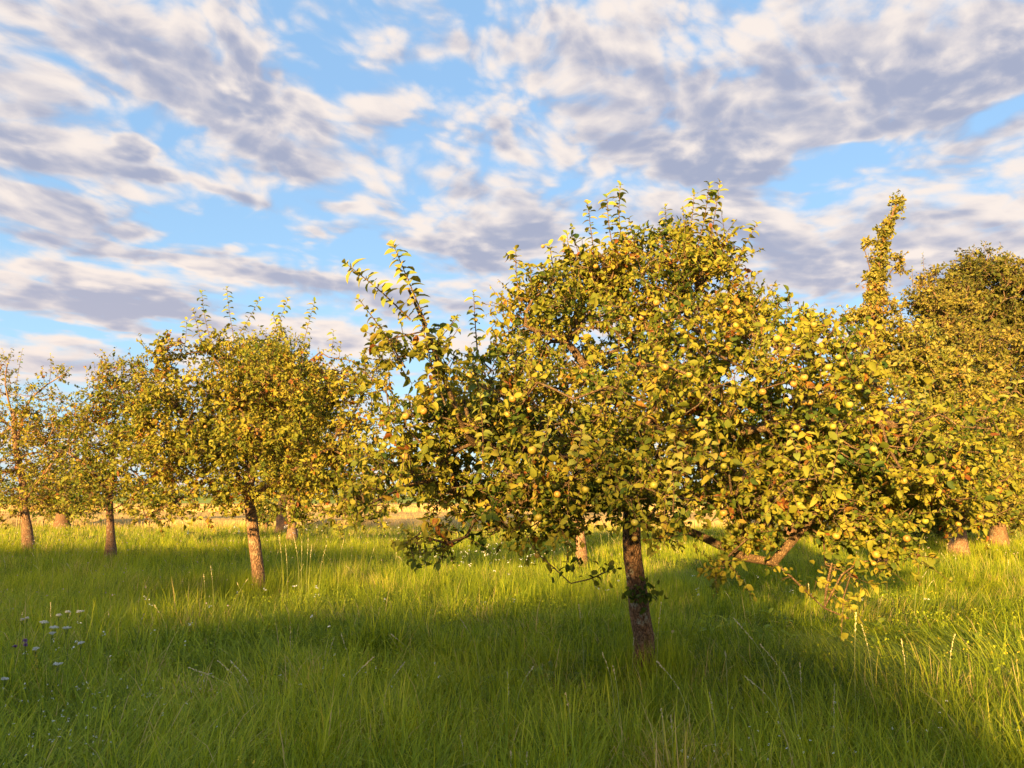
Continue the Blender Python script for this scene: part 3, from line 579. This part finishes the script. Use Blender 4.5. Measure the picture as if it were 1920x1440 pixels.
    tree('big_tree', 'largest dark leafy tree with a thick trunk base at the right edge', 'tree', 'tall trees at the right edge',
      trunk_px([(1872, 1008), (1870, 985), (1868, 940), (1868, 800), (1865, 650)], D), .24, [], [(1850, 570, D, 100, 75, 2.6, 330), (1930, 560, D, 80, 70, 2.4, 200), (1860, 700, D, 150, 110, 3.4, 560), (1900, 840, D, 150, 110, 3.2, 500), (1980, 700, D, 120, 140, 3, 360), (1850, 940, D, 120, 50, 2.4, 200), (1840, 505, D, 50, 30, 1.2, 50), (1780, 560, D, 50, 40, 1.5, 60)], rng,
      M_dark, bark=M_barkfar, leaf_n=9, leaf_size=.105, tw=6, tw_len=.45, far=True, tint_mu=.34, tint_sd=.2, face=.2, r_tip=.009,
      shoots=[(1820, 510, 1818, 465, 27, 9), (1850, 505, 1856, 465, 27, 9), (1868, 510, 1876, 455, 27, 10), (1905, 520, 1912, 480, 27, 9), (1800, 525, 1795, 495, 27, 7)], shoot_leaf=.12)
    rng = R(41); D = 33.
    tree('backing_tree', 'dark tree filling the gap between the large apple tree and the tall right trees', 'tree', 'tall trees at the right edge',
      trunk_px([(1480, 1000), (1480, 900), (1475, 800)], D), .22, [], [(1450, 860, D, 150, 80, 3, 330), (1600, 880, D, 130, 90, 3, 300), (1530, 940, D, 150, 50, 2.5, 240), (1740, 950, D, 130, 60, 3, 240)], rng,
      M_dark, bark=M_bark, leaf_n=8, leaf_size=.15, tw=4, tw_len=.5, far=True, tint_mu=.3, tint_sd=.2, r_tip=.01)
mid_trees()

# far tree line beyond the fields: single crowns of a far wood
def far_wood():
    rng = R(51); C = Soup()
    n = 46000; a = rng.uniform(-.95, .95, n); d = 330 + 60 * rng.rand(n) + 40 * vnoise(a * 10, a * 0, 1.)
    x = np.tan(a) * d; h = 4 + 9 * vnoise(x, x * 0, 14.) ** 1.2 + 3 * vnoise(x, x * 0 + 9, 4.)
    z = rng.rand(n) ** .7 * h + 1.2
    b = np.stack([x, d, z], 1)
    leaves(C, b, rdir(n, rng), unit(rdir(n, rng) + np.array([0, -.5, .5])), rng.uniform(.8, 1.6, n), np.clip(.4 + .3 * (vnoise(x, z, 8.) - .5) + rng.randn(n) * .2, 0, 1), rng, LS)
    o = C.obj('far_wood', M_far); o['kind'] = 'stuff'; o['label'] = 'hazy green line of woodland beyond the wheat field'; o['category'] = 'wood'
far_wood()

# ------------------------------------------------------------------ ground, field, hill
def sheet(name, x0, x1, y0, y1, nx, ny, fz, mat, kind='structure'):
    xs = np.linspace(x0, x1, nx); ys = np.linspace(y0, y1, ny); X, Y = np.meshgrid(xs, ys); Z = fz(X.ravel(), Y.ravel())
    co = np.stack([X.ravel(), Y.ravel(), Z], 1); i = np.arange(ny - 1)[:, None] * nx; j = np.arange(nx - 1)[None]; a = (i + j).ravel()
    o = mesh_obj(name, co, np.stack([a, a + 1, a + nx + 1, a + nx], 1), mat, smooth=True); o['kind'] = kind; return o
sheet('ground', -60, 60, -30, 60, 300, 225, gz, M_ground)
sheet('far_ground', -3000, 3000, -30, 3000, 2, 2, lambda x, y: x * 0 - .12, M_ground)
def wz(x, y): return .02 + .62 * np.clip((y - 49) / 1.0, 0, 1) * (1 - .0 * y) + .05 * (vnoise(x, y, 6.) - .5)
sheet('wheat_field', -140, 140, 48.6, 92, 400, 160, lambda x, y: .0 + .5 * np.clip((y - 49) / 1.2, 0, 1) + .06 * (vnoise(x, y, 1.5) - .5), M_wheat)
sheet('field_track', -160, 160, 92.2, 97, 2, 2, lambda x, y: x * 0 + .06, M_track)
sheet('stubble_field', -500, 500, 97.2, 330, 200, 60, lambda x, y: .35 + .2 * (vnoise(x, y, 20.) - .5) + (y - 97) * .004, M_wheat)
sheet('hill', -900, 900, 329, 900, 60, 60, lambda x, y: .6 + np.clip((y - 331) / 25, 0, 1) * (1.2 + (y - 331) * .010 + 2.5 * vnoise(x, y, 200.)), M_hill)

# ------------------------------------------------------------------ grass
def blades(soup, x, y, h, w, lean, az, curl, tint, segs):
    n = len(x); z0 = gz(x, y) - .03
    la = np.stack([np.cos(az), np.sin(az), np.zeros(n)], 1); ws = np.stack([-np.sin(az), np.cos(az), np.zeros(n)], 1)
    p = np.stack([x, y, z0], 1); rows = []; a = lean.copy(); step = h / segs
    prof = [1, .9, .62] if segs == 3 else [1, .7]
    for s in range(segs + 1):
        if s < segs: rows += [p - ws * (w * .5 * prof[s])[:, None], p + ws * (w * .5 * prof[s])[:, None]]
        else: rows += [p]
        p = p + la * (np.sin(a) * step)[:, None] + np.array([0, 0, 1]) * (np.cos(a) * step)[:, None]; a = a + curl / segs
    co = np.stack(rows, 1); m = co.shape[1]
    T = []
    for s in range(segs - 1): T += [(2 * s, 2 * s + 1, 2 * s + 3), (2 * s, 2 * s + 3, 2 * s + 2)]
    T += [(2 * segs - 2, 2 * segs - 1, 2 * segs)]
    soup.add(co.reshape(-1, 3), (np.arange(n)[:, None, None] * m + np.array(T)[None]).reshape(-1, 3), np.repeat(tint, m))
def grass():
    rng = R(61); S = Soup()
    for (d0, d1, dens, nb, segs, rt) in ((3.0, 6.5, 190, 19, 3, .07), (6.5, 10, 120, 18, 3, .08), (10, 17, 50, 16, 2, .11), (17, 30, 16, 15, 2, .16), (30, 50, 5, 14, 2, .25)):
        area = (.75 * (d1 + d0) + 3.0) * (d1 - d0); nt = int(area * dens)
        u = rng.rand(nt); d = np.sqrt(d0 * d0 + u * (d1 * d1 - d0 * d0)); x = rng.uniform(-1, 1, nt) * (.75 * d + 1.5)
        hh = (.15 + .27 * rng.rand(nt) ** 2.2) + .30 * vnoise(x, d, 1.1) * vnoise(x + 50, d, .45) + .13 * vnoise(x, d + 40, 3.5)
        kind = vnoise(x + 20, d + 9, 1.7) * .6 + vnoise(x, d, 6.) * .4
        lod = vnoise(x + 90, d, 2.2)      # lodged patches
        wind = vnoise(x, d + 70, 4.) * 6.28
        X = np.repeat(x, nb); Y = np.repeat(d, nb); n = nt * nb
        az0 = rng.uniform(0, 2 * np.pi, n); rr = rng.rand(n) * rt
        bx = X + np.cos(az0) * rr; by = Y + np.sin(az0) * rr
        wa = np.repeat(wind, nb); k = np.repeat(np.clip((lod - .55) * 3, 0, 1), nb)
        vx = np.cos(az0) + (k * 1.6 + .2) * np.cos(wa); vy = np.sin(az0) + (k * 1.6 + .2) * np.sin(wa)
        az = np.arctan2(vy, vx) + rng.randn(n) * .3
        h = np.repeat(hh, nb) * rng.uniform(.55, 1.35, n)
        lean = np.abs(rng.randn(n)) * .34 + .06 + k * .4; curl = rng.uniform(.1, 2.6, n) + k * .5
        w = np.where(Y < 10, .0062, .0040) + .00025 * Y; w = w * rng.uniform(.6, 1.5, n)
        tint = np.clip(.10 + .5 * np.repeat(kind, nb) + rng.randn(n) * .15 + np.repeat(rng.randn(nt) * .15, nb), 0, .84)
        dry = rng.rand(n) < (.03 + .35 * np.repeat(np.clip((vnoise(x + 3, d + 8, .7) - .68) * 4, 0, 1), nb) + .5 * np.clip((Y - 24) / 26, 0, 1) * np.repeat(np.clip(vnoise(x, d, 5.) * 1.6, 0, 1), nb)); tint = np.where(dry, rng.uniform(.88, 1, n), tint)
        blades(S, bx, by, h, w, lean, az, curl, tint, segs)
    # taller ring round the trunks
    for (tx, ty) in ((1.26, 7.1), (-4.5, 13.1)):
        n = 900; a = rng.rand(n) * 6.28; r = .12 + rng.rand(n) * .35
        blades(S, tx + np.cos(a) * r, ty + np.sin(a) * r, rng.uniform(.3, .62, n), np.full(n, .006), np.abs(rng.randn(n)) * .15, rng.rand(n) * 6.28, rng.uniform(.1, .9, n), np.clip(.35 + rng.randn(n) * .12, 0, .84), 3)
    o = S.obj('grass', M_grass); o['kind'] = 'stuff'; o['label'] = 'long green meadow grass between the orchard trees'; o['category'] = 'grass'
grass()

def wheat():
    rng = R(65); S = Soup()
    for (d0, d1, n, h, w) in ((48.6, 60, 30000, .62, .035), (60, 92, 36000, .6, .07), (97.5, 180, 40000, .8, .22), (180, 326, 30000, 1.1, .6)):
        d = np.sqrt(rng.uniform(d0 ** 2, d1 ** 2, n)); x = rng.uniform(-.85, .35, n) * d
        blades(S, x, d, rng.uniform(.75, 1.15, n) * h, rng.uniform(.6, 1.4, n) * w, np.abs(rng.randn(n)) * .15, rng.uniform(0, 6.28, n) * .3 + 1.2, rng.uniform(0, .6, n), np.zeros(n), 2)
    o = S.obj('wheat', M_wheat); o['kind'] = 'stuff'; o['label'] = 'golden ripe wheat standing in the field beyond the meadow'; o['category'] = 'wheat'
wheat()

# small leafy herbs (clover, bedstraw) low in the grass
def herbs():
    rng = R(71); C = Soup(); W = Soup()
    nt = 1500; d = np.sqrt(rng.uniform(3.2 ** 2, 12 ** 2, nt)); x = rng.uniform(-1, 1, nt) * (.75 * d + 1)
    keep = vnoise(x + 11, d + 5, 1.3) > .52; x, d = x[keep], d[keep]; nt = len(x); k = 16
    b = np.stack([np.repeat(x, k), np.repeat(d, k), np.zeros(nt * k)], 1) + rng.randn(nt * k, 3) * np.array([.08, .08, 0])
    b[:, 2] = gz(b[:, 0], b[:, 1]) + rng.uniform(.06, .30, nt * k)
    leaves(C, b, unit(rdir(nt * k, rng) + np.array([0, 0, .3])), unit(rdir(nt * k, rng) * .5 + np.array([0, -.2, 1])), rng.uniform(.018, .038, nt * k), np.clip(.45 + rng.randn(nt * k) * .15, 0, .8), rng, LT)
    o = C.obj('meadow_herbs', M_grass); o['kind'] = 'stuff'; o['label'] = 'low leafy clover and herbs among the meadow grass'; o['category'] = 'herbs'
    D = Soup(); nt = 260; d = np.sqrt(rng.uniform(3.3 ** 2, 11 ** 2, nt)); x = rng.uniform(-1, 1, nt) * (.75 * d + 1); k = 9
    az = rng.uniform(0, 6.28, nt * k); up = rng.uniform(.5, 1.6, nt * k)
    b = np.stack([np.repeat(x, k), np.repeat(d, k), np.zeros(nt * k)], 1); b[:, 2] = gz(b[:, 0], b[:, 1]) + rng.uniform(.0, .16, nt * k)
    leaves(D, b, unit(np.stack([np.cos(az), np.sin(az), up], 1)), unit(np.stack([-np.cos(az) * up, -np.sin(az) * up, np.ones(nt * k)], 1)), np.repeat(rng.uniform(.09, .2, nt), k) * rng.uniform(.7, 1.2, nt * k), np.clip(.3 + rng.randn(nt * k) * .15 + .6 * (rng.rand(nt * k) < .06), 0, 1), rng, [leaf_template(.5, .3, .34), leaf_template(.8, .4, .28)])
    o = D.obj('broad_weeds', M_grass); o['kind'] = 'stuff'; o['label'] = 'broad leaved weeds such as dock and plantain in the grass'; o['category'] = 'weeds'
    # pale seed heads and tiny flowers scattered far off
    n = 2600; d = np.sqrt(rng.uniform(9 ** 2, 46 ** 2, n)); x = rng.uniform(-1, 1, n) * (.75 * d + 1); keep = (vnoise(x, d, 5.) + .3 * (d > 17) > .62); x, d = x[keep], d[keep]; n = len(x)
    b = np.stack([x, d, gz(x, d) + rng.uniform(.32, .55, n)], 1)
    leaves(W, b, rdir(n, rng), rdir(n, rng), rng.uniform(.02, .04, n) * (.6 + d * .03), np.zeros(n), rng, LS)
    o = W.obj('thistle_down', plain('pale_seed_down', (.48, .36, .34), .9, .3, 3.)); o['kind'] = 'stuff'; o['label'] = 'pale pinkish seed heads dotted through the far meadow'; o['category'] = 'seed heads'
herbs()

# seed-bearing grass stalks
def stalk(px, py, d, lx, seedlen, mat=None):   # head at picture direction (px,py)
    tip = P(px, py, d); rng = R(int(px * 7 + py)); S = Soup(); H = Soup()
    b = np.array([tip[0] + lx, d + .1, 0]); b[2] = gz(b[:1], b[1:2])[0] - .03
    mid = b * .4 + tip * .6 + np.array([lx * .25, 0, .06])
    q = polyline([b, mid, tip], .04); return q, seedlen
def seed_grass():
    rng = R(81); S = Soup(); H = Soup()
    def one(q, sl):
        tube(S, q, np.linspace(.0021, .0011, len(q)), 4)
        L = len(q); k = int(sl / .006); seg = np.linalg.norm(np.diff(q, axis=0), axis=1).sum(); f = 1 - np.sort(rng.rand(k)) * sl / seg; idx = f * (L - 1); i0 = np.clip(idx.astype(int), 0, L - 2)
        p = q[i0] + (q[i0 + 1] - q[i0]) * (idx - i0)[:, None]; ax = unit(q[i0 + 1] - q[i0])
        leaves(H, p, unit(ax + rdir(k, rng) * .4), rdir(k, rng), rng.uniform(.009, .016, k), np.zeros(k), rng, LS)
    spec = [(1375,1158,5.2,.35,.22),(1425,1208,5.0,.28,.2),(1397,1268,4.6,.3,.2),(1232,1240,4.8,.25,.25),(1605,1150,5.6,-.02,.2),(862,1158,6.2,.2,.16),(1565,1280,4.8,0,.2),(735,1190,6.,.3,.12),(355,1252,5.3,.5,.22),(433,1240,5.2,.2,.18),
      (1000,1250,5.2,-.15,.12),(862,1378,4.2,.03,.1),(958,1412,4.0,.0,.08),(988,1410,4.0,.0,.08),(1240,1330,4.4,.02,.1),(1258,1342,4.4,.02,.1),(1690,1200,5.8,.05,.2),(1615,1170,5.8,.1,.2),(1790,1190,6.,-.05,.2),(1150,1250,5.,.05,.12),
      (700,1232,5.3,-.25,.2),(270,1150,6.5,-.1,.1),(395,1062,9.,.05,.2),(382,1078,9,.03,.15),(550,1003,11.5,.12,.3),(523,1005,11.5,.08,.3),(566,1015,11.5,0,.25),(578,1010,11.5,-.02,.3),(585,1020,11.5,-.05,.25),(612,1022,11.5,-.12,.3),(535,1020,11.5,.05,.3),(645,1010,12,-.1,.2),
      (1330,1300,4.5,.05,.12),(1470,1262,4.9,.1,.15),(1500,1245,4.9,.02,.15),(1360,1222,5.,.02,.08),(1060,1300,4.6,.05,.1),(1085,1135,6.5,.05,.15),(1130,1225,5.2,.1,.15),(1240,1130,6.2,-.05,.2),(95,1130,7.,0,.15),(760,1240,5.,-.2,.15),(640,1190,5.5,.1,.15)]
    for (px, py, d, lx, sl) in spec: one(stalk(px, py, d, lx, sl)[0], sl)
    n = 260
    for i in range(n):
        d = math.sqrt(rng.uniform(4 ** 2, 26 ** 2)); x = rng.uniform(-1, 1) * (.72 * d + .8)
        if vnoise(np.array([x]), np.array([d + 3]), 2.5)[0] < .45: continue
        h = rng.uniform(.42, .72); b = np.array([x, d, gz(np.array([x]), np.array([d]))[0]]); a = rng.uniform(0, 6.28); l = rng.uniform(.03, .3)
        t = b + np.array([math.cos(a) * l, math.sin(a) * l, h]); one(polyline([b, b * .4 + t * .6 + np.array([-math.cos(a) * l * .25, 0, .03]), t], .07), rng.uniform(.07, .16))
    o = S.obj('seed_grass_stems', plain('pale_stem', (.42, .42, .16), .7, .2, 30.)); o['kind'] = 'stuff'; o['label'] = 'thin pale stems of flowering grass rising above the meadow'; o['category'] = 'grass stems'
    o = H.obj('seed_grass_heads', M_straw); o['kind'] = 'stuff'; o['label'] = 'straw coloured seed heads on tall grass stems'; o['category'] = 'grass seed heads'
seed_grass()

# yarrow umbels, knapweed and a yellow spike in the left foreground
def umbel(px, py, d, w, label, grp, lean=0.):
    rng = R(int(px * 3 + py)); c = P(px, py, d); g = np.array([c[0] + lean, d + .05, gz(c[:1], np.array([d]))[0] - .02])
    w = w * .75; root = thing('yarrow', g, label, 'flower', grp)
    S = Soup(); H = Soup(); fork = c + np.array([0, 0, -.06]); tube(S, polyline([g, (g + fork) / 2 + np.array([.02, 0, 0]), fork], .06), np.linspace(.003, .002, len(polyline([g, (g + fork) / 2 + np.array([.02, 0, 0]), fork], .06))), 4)
    k = 11
    for i in range(k):
        a = i * 2.4; r = w * .5 * math.sqrt((i + .3) / k); e = c + np.array([math.cos(a) * r, math.sin(a) * r, rng.uniform(-.006, .006)])
        twigs(S, fork[None], unit((e - fork)[None]), np.array([np.linalg.norm(e - fork)]), .0012)
        m = 26; q = rdir(m, rng) * np.array([w * .11, w * .11, .004]); leaves(H, e + q, unit(rdir(m, rng) * np.array([1, 1, .2])), unit(rdir(m, rng) * .3 + np.array([0, 0, 1])), np.full(m, .009), np.zeros(m), rng, LS)
    S.obj('stem', M_stem, root); H.obj('flower_head', M_white, root)
YG = 'white yarrow flower heads at the left'
for a in [(150,1146,7.2,.075,'white flat flower head farthest right in the highest row of the left cluster'),(127,1147,7.2,.055,'white flat flower head second from right in the highest row of the left cluster'),(110,1153,7.2,.05,'white flat flower head third from right in the highest row of the left cluster'),
      (82,1166,6.8,.095,'widest white flower head, alone left of the middle of the cluster'),(101,1176,6.6,.085,'white flower head left of the pair in the middle of the cluster'),(125,1177,6.6,.085,'white flower head right of the pair in the middle of the cluster'),(98,1187,6.5,.055,'small white flower head just below the middle pair'),
      (51,1158,7.3,.035,'tiny white flower head at the upper left of the cluster'),(42,1161,7.3,.035,'tiny white flower head leftmost of the upper row'),(152,1205,6.2,.055,'slanted white flower head standing alone right below the cluster'),(108,1245,5.6,.07,'lowest white flower head below the cluster'),(67,1216,6.0,.05,'white flower head directly above the yellow spike'),
      (9,1272,5.4,.05,'white flower head nearest the left edge of the photo')]:
    umbel(a[0], a[1], a[2], a[3], a[4], YG)
def pompom(px, py, d, label):
    rng = R(int(px + py)); c = P(px, py, d); g = np.array([c[0] + .03, d + .03, gz(c[:1], np.array([d]))[0] - .02]); root = thing('knapweed', g, label, 'flower', 'purple flowers at the left')
    S = Soup(); H = Soup(); q = polyline([g, c], .08); tube(S, q, np.full(len(q), .002), 4); n = 60
    leaves(H, np.repeat(c[None], n, 0), unit(rdir(n, rng) + np.array([0, 0, .8])), rdir(n, rng), rng.uniform(.014, .022, n), np.zeros(n), rng, LS)
    S.obj('stem', M_stem, root); H.obj('flower_head', M_purple, root)
pompom(47, 1202, 6.0, 'upper purple flower beside the yellow spike'); pompom(48, 1210, 6.0, 'middle purple flower just under the upper one'); pompom(28, 1213, 6.0, 'purple flower farther left of the other two')
def spike():
    rng = R(9); d = 6.0; c = P(66, 1218, d); e = P(70, 1262, d); g = np.array([e[0] + .01, d + .02, gz(c[:1], np.array([d]))[0] - .02])
    root = thing('agrimony', g, 'slender spike of small yellow flowers left of the white cluster', 'flower'); S = Soup(); H = Soup(); q = polyline([g, e, c], .04); tube(S, q, np.full(len(q), .002), 4)
    n = 90; t = rng.rand(n)[:, None]; leaves(H, c * t + e * (1 - t) + rng.randn(n, 3) * .004, rdir(n, rng), rdir(n, rng), np.full(n, .011), np.zeros(n), rng, LS)
    S.obj('stem', M_stem, root); H.obj('flower_head', M_yellow, root)
spike()
def small_flowers():
    rng = R(91); W = Soup(); Y = Soup()
    def put(S, spec):
        for (px, py, d, sx, sy, n, s) in spec:
            c = P(px, py, d); b = c + rng.randn(n, 3) * np.array([sx, sy, .05]); b = np.repeat(b, 4, 0) + rng.randn(n * 4, 3) * .4 * s
            leaves(S, b, unit(rdir(n * 4, rng) * np.array([1, 1, .3])), unit(rdir(n * 4, rng) * .4 + np.array([0, -.3, 1])), np.full(n * 4, s), np.zeros(n * 4), rng, LS)
    put(W, [(930, 1038, 13.5, .8, 1.5, 40, .03), (890, 1055, 12., .5, .8, 14, .03), (545, 1090, 9.5, .5, .6, 5, .03), (590, 1135, 8.5, 2., 1., 14, .022), (1330, 1100, 9, 1., .8, 12, .022), (90, 1310, 4.9, .3, .25, 40, .008), (80, 1390, 4.2, .3, .15, 40, .007), (270, 1300, 4.9, .3, .2, 24, .007), (620, 1260, 5., .5, .3, 12, .008), (1590, 1370, 4.2, .5, .2, 20, .007), (1380, 1400, 4.1, .2, .1, 14, .007), (200, 1200, 6.2, .3, .3, 9, .018), (660, 990, 22, 3, 3, 30, .05)])
    put(Y, [(1880, 1205, 6.3, .35, .35, 26, .014), (1700, 1190, 7, .8, .6, 26, .012), (475, 1436, 3.9, .1, .05, 3, .014), (1700, 1100, 9.5, 1., 1., 30, .016), (1600, 1200, 7, .6, .5, 12, .01)])
    for S, nm, m, l in ((W, 'white_meadow_flowers', M_white, 'tiny white flowers scattered through the meadow grass'), (Y, 'yellow_meadow_flowers', M_yellow, 'tiny yellow flowers in the grass at the right')):
        o = S.obj(nm, m); o['kind'] = 'stuff'; o['label'] = l; o['category'] = 'flowers'
small_flowers()

# wire fence at the field edge
def fence():
    d = 47.; g = P(30, 975, d); root = thing('fence', (g[0], d, 0), 'low wooden post and rail fence along the wheat field at the far left', 'fence')
    for px in (-60, -28, 5, 34, 60, 83):
        x = P(px, 960, d)[0]; S = Soup(); tube(S, [(x, d, -.1), (x, d, .5), (x + .01, d, 1.15)], [.05, .05, .045], 7); S.obj('post', M_wood, root)
    for z in (.95, .6):
        S = Soup(); xs = [P(px, 960, d)[0] for px in (-60, 5, 83)]; tube(S, [(xs[0], d - .06, z), (xs[1], d - .06, z + .02), (xs[2], d - .06, z)], [.028] * 3, 6); S.obj('rail', M_wood, root)
fence()
def post(px, top, bot, d, r, label):
    a = P(px, top, d); b = P(px, bot, d); root = thing('field_post', (b[0], d, 0), label, 'post'); S = Soup(); tube(S, [(b[0], d, -.1), (b[0], d, a[2] * .5), (a[0], d, a[2]), (a[0], d, a[2] + .01)], [r, r, r * .95, .002], 8); S.obj('post', M_wood, root)
post(714, 955, 982, 46, .09, 'single wooden post at the field edge under the left branches')

# unseen foliage behind the viewer, added and shaped to shade the near meadow
def shade_hedge():
    rng = R(101); C = Soup(); n = 60000; x = rng.uniform(-34, 16, n)
    top = shade_hedge_top(x); z = rng.rand(n) * top + np.where(rng.rand(n) < .16, rng.exponential(.5, n), 0); y = -12 + rng.uniform(-.7, .7, n)
    leaves(C, np.stack([x, y, z], 1), rdir(n, rng), rdir(n, rng), rng.uniform(.18, .34, n), np.clip(.4 + rng.randn(n) * .2, 0, 1), rng, LT)
    root = thing('shade_hedge', (-9, -12, 0), 'unseen tall foliage added behind the viewer to shade the near grass', 'shade_hedge')
    C.obj('foliage', M_far, root); S = Soup()
    for xx in np.arange(-33, 16, 1.4): tube(S, [(xx, -12, -.1), (xx + .1, -12.05, 1.2), (xx, -12, 2.6)], [.05, .04, .02], 6)
    S.obj('stems', M_bark, root)
def shade_hedge_top(x):
    h = np.interp(x, [-40, -18, -16.3, -14.7, -12.5, -10.5, -9.3, -8, -5.8, -4.6, -3.4, -2.2, -1, 20], [6.6, 6.5, 6.0, 4.7, 4.15, 4.0, 4.15, 4.35, 4.5, 3.5, 2.65, 2.2, 2.1, 2.2])  # heights set by where the shade should end on grass and trees
    return h + .45 * (vnoise(x, x * 0, 1.3) - .5) + .25 * (vnoise(x, x * 0 + 7, .4) - .5)
shade_hedge()
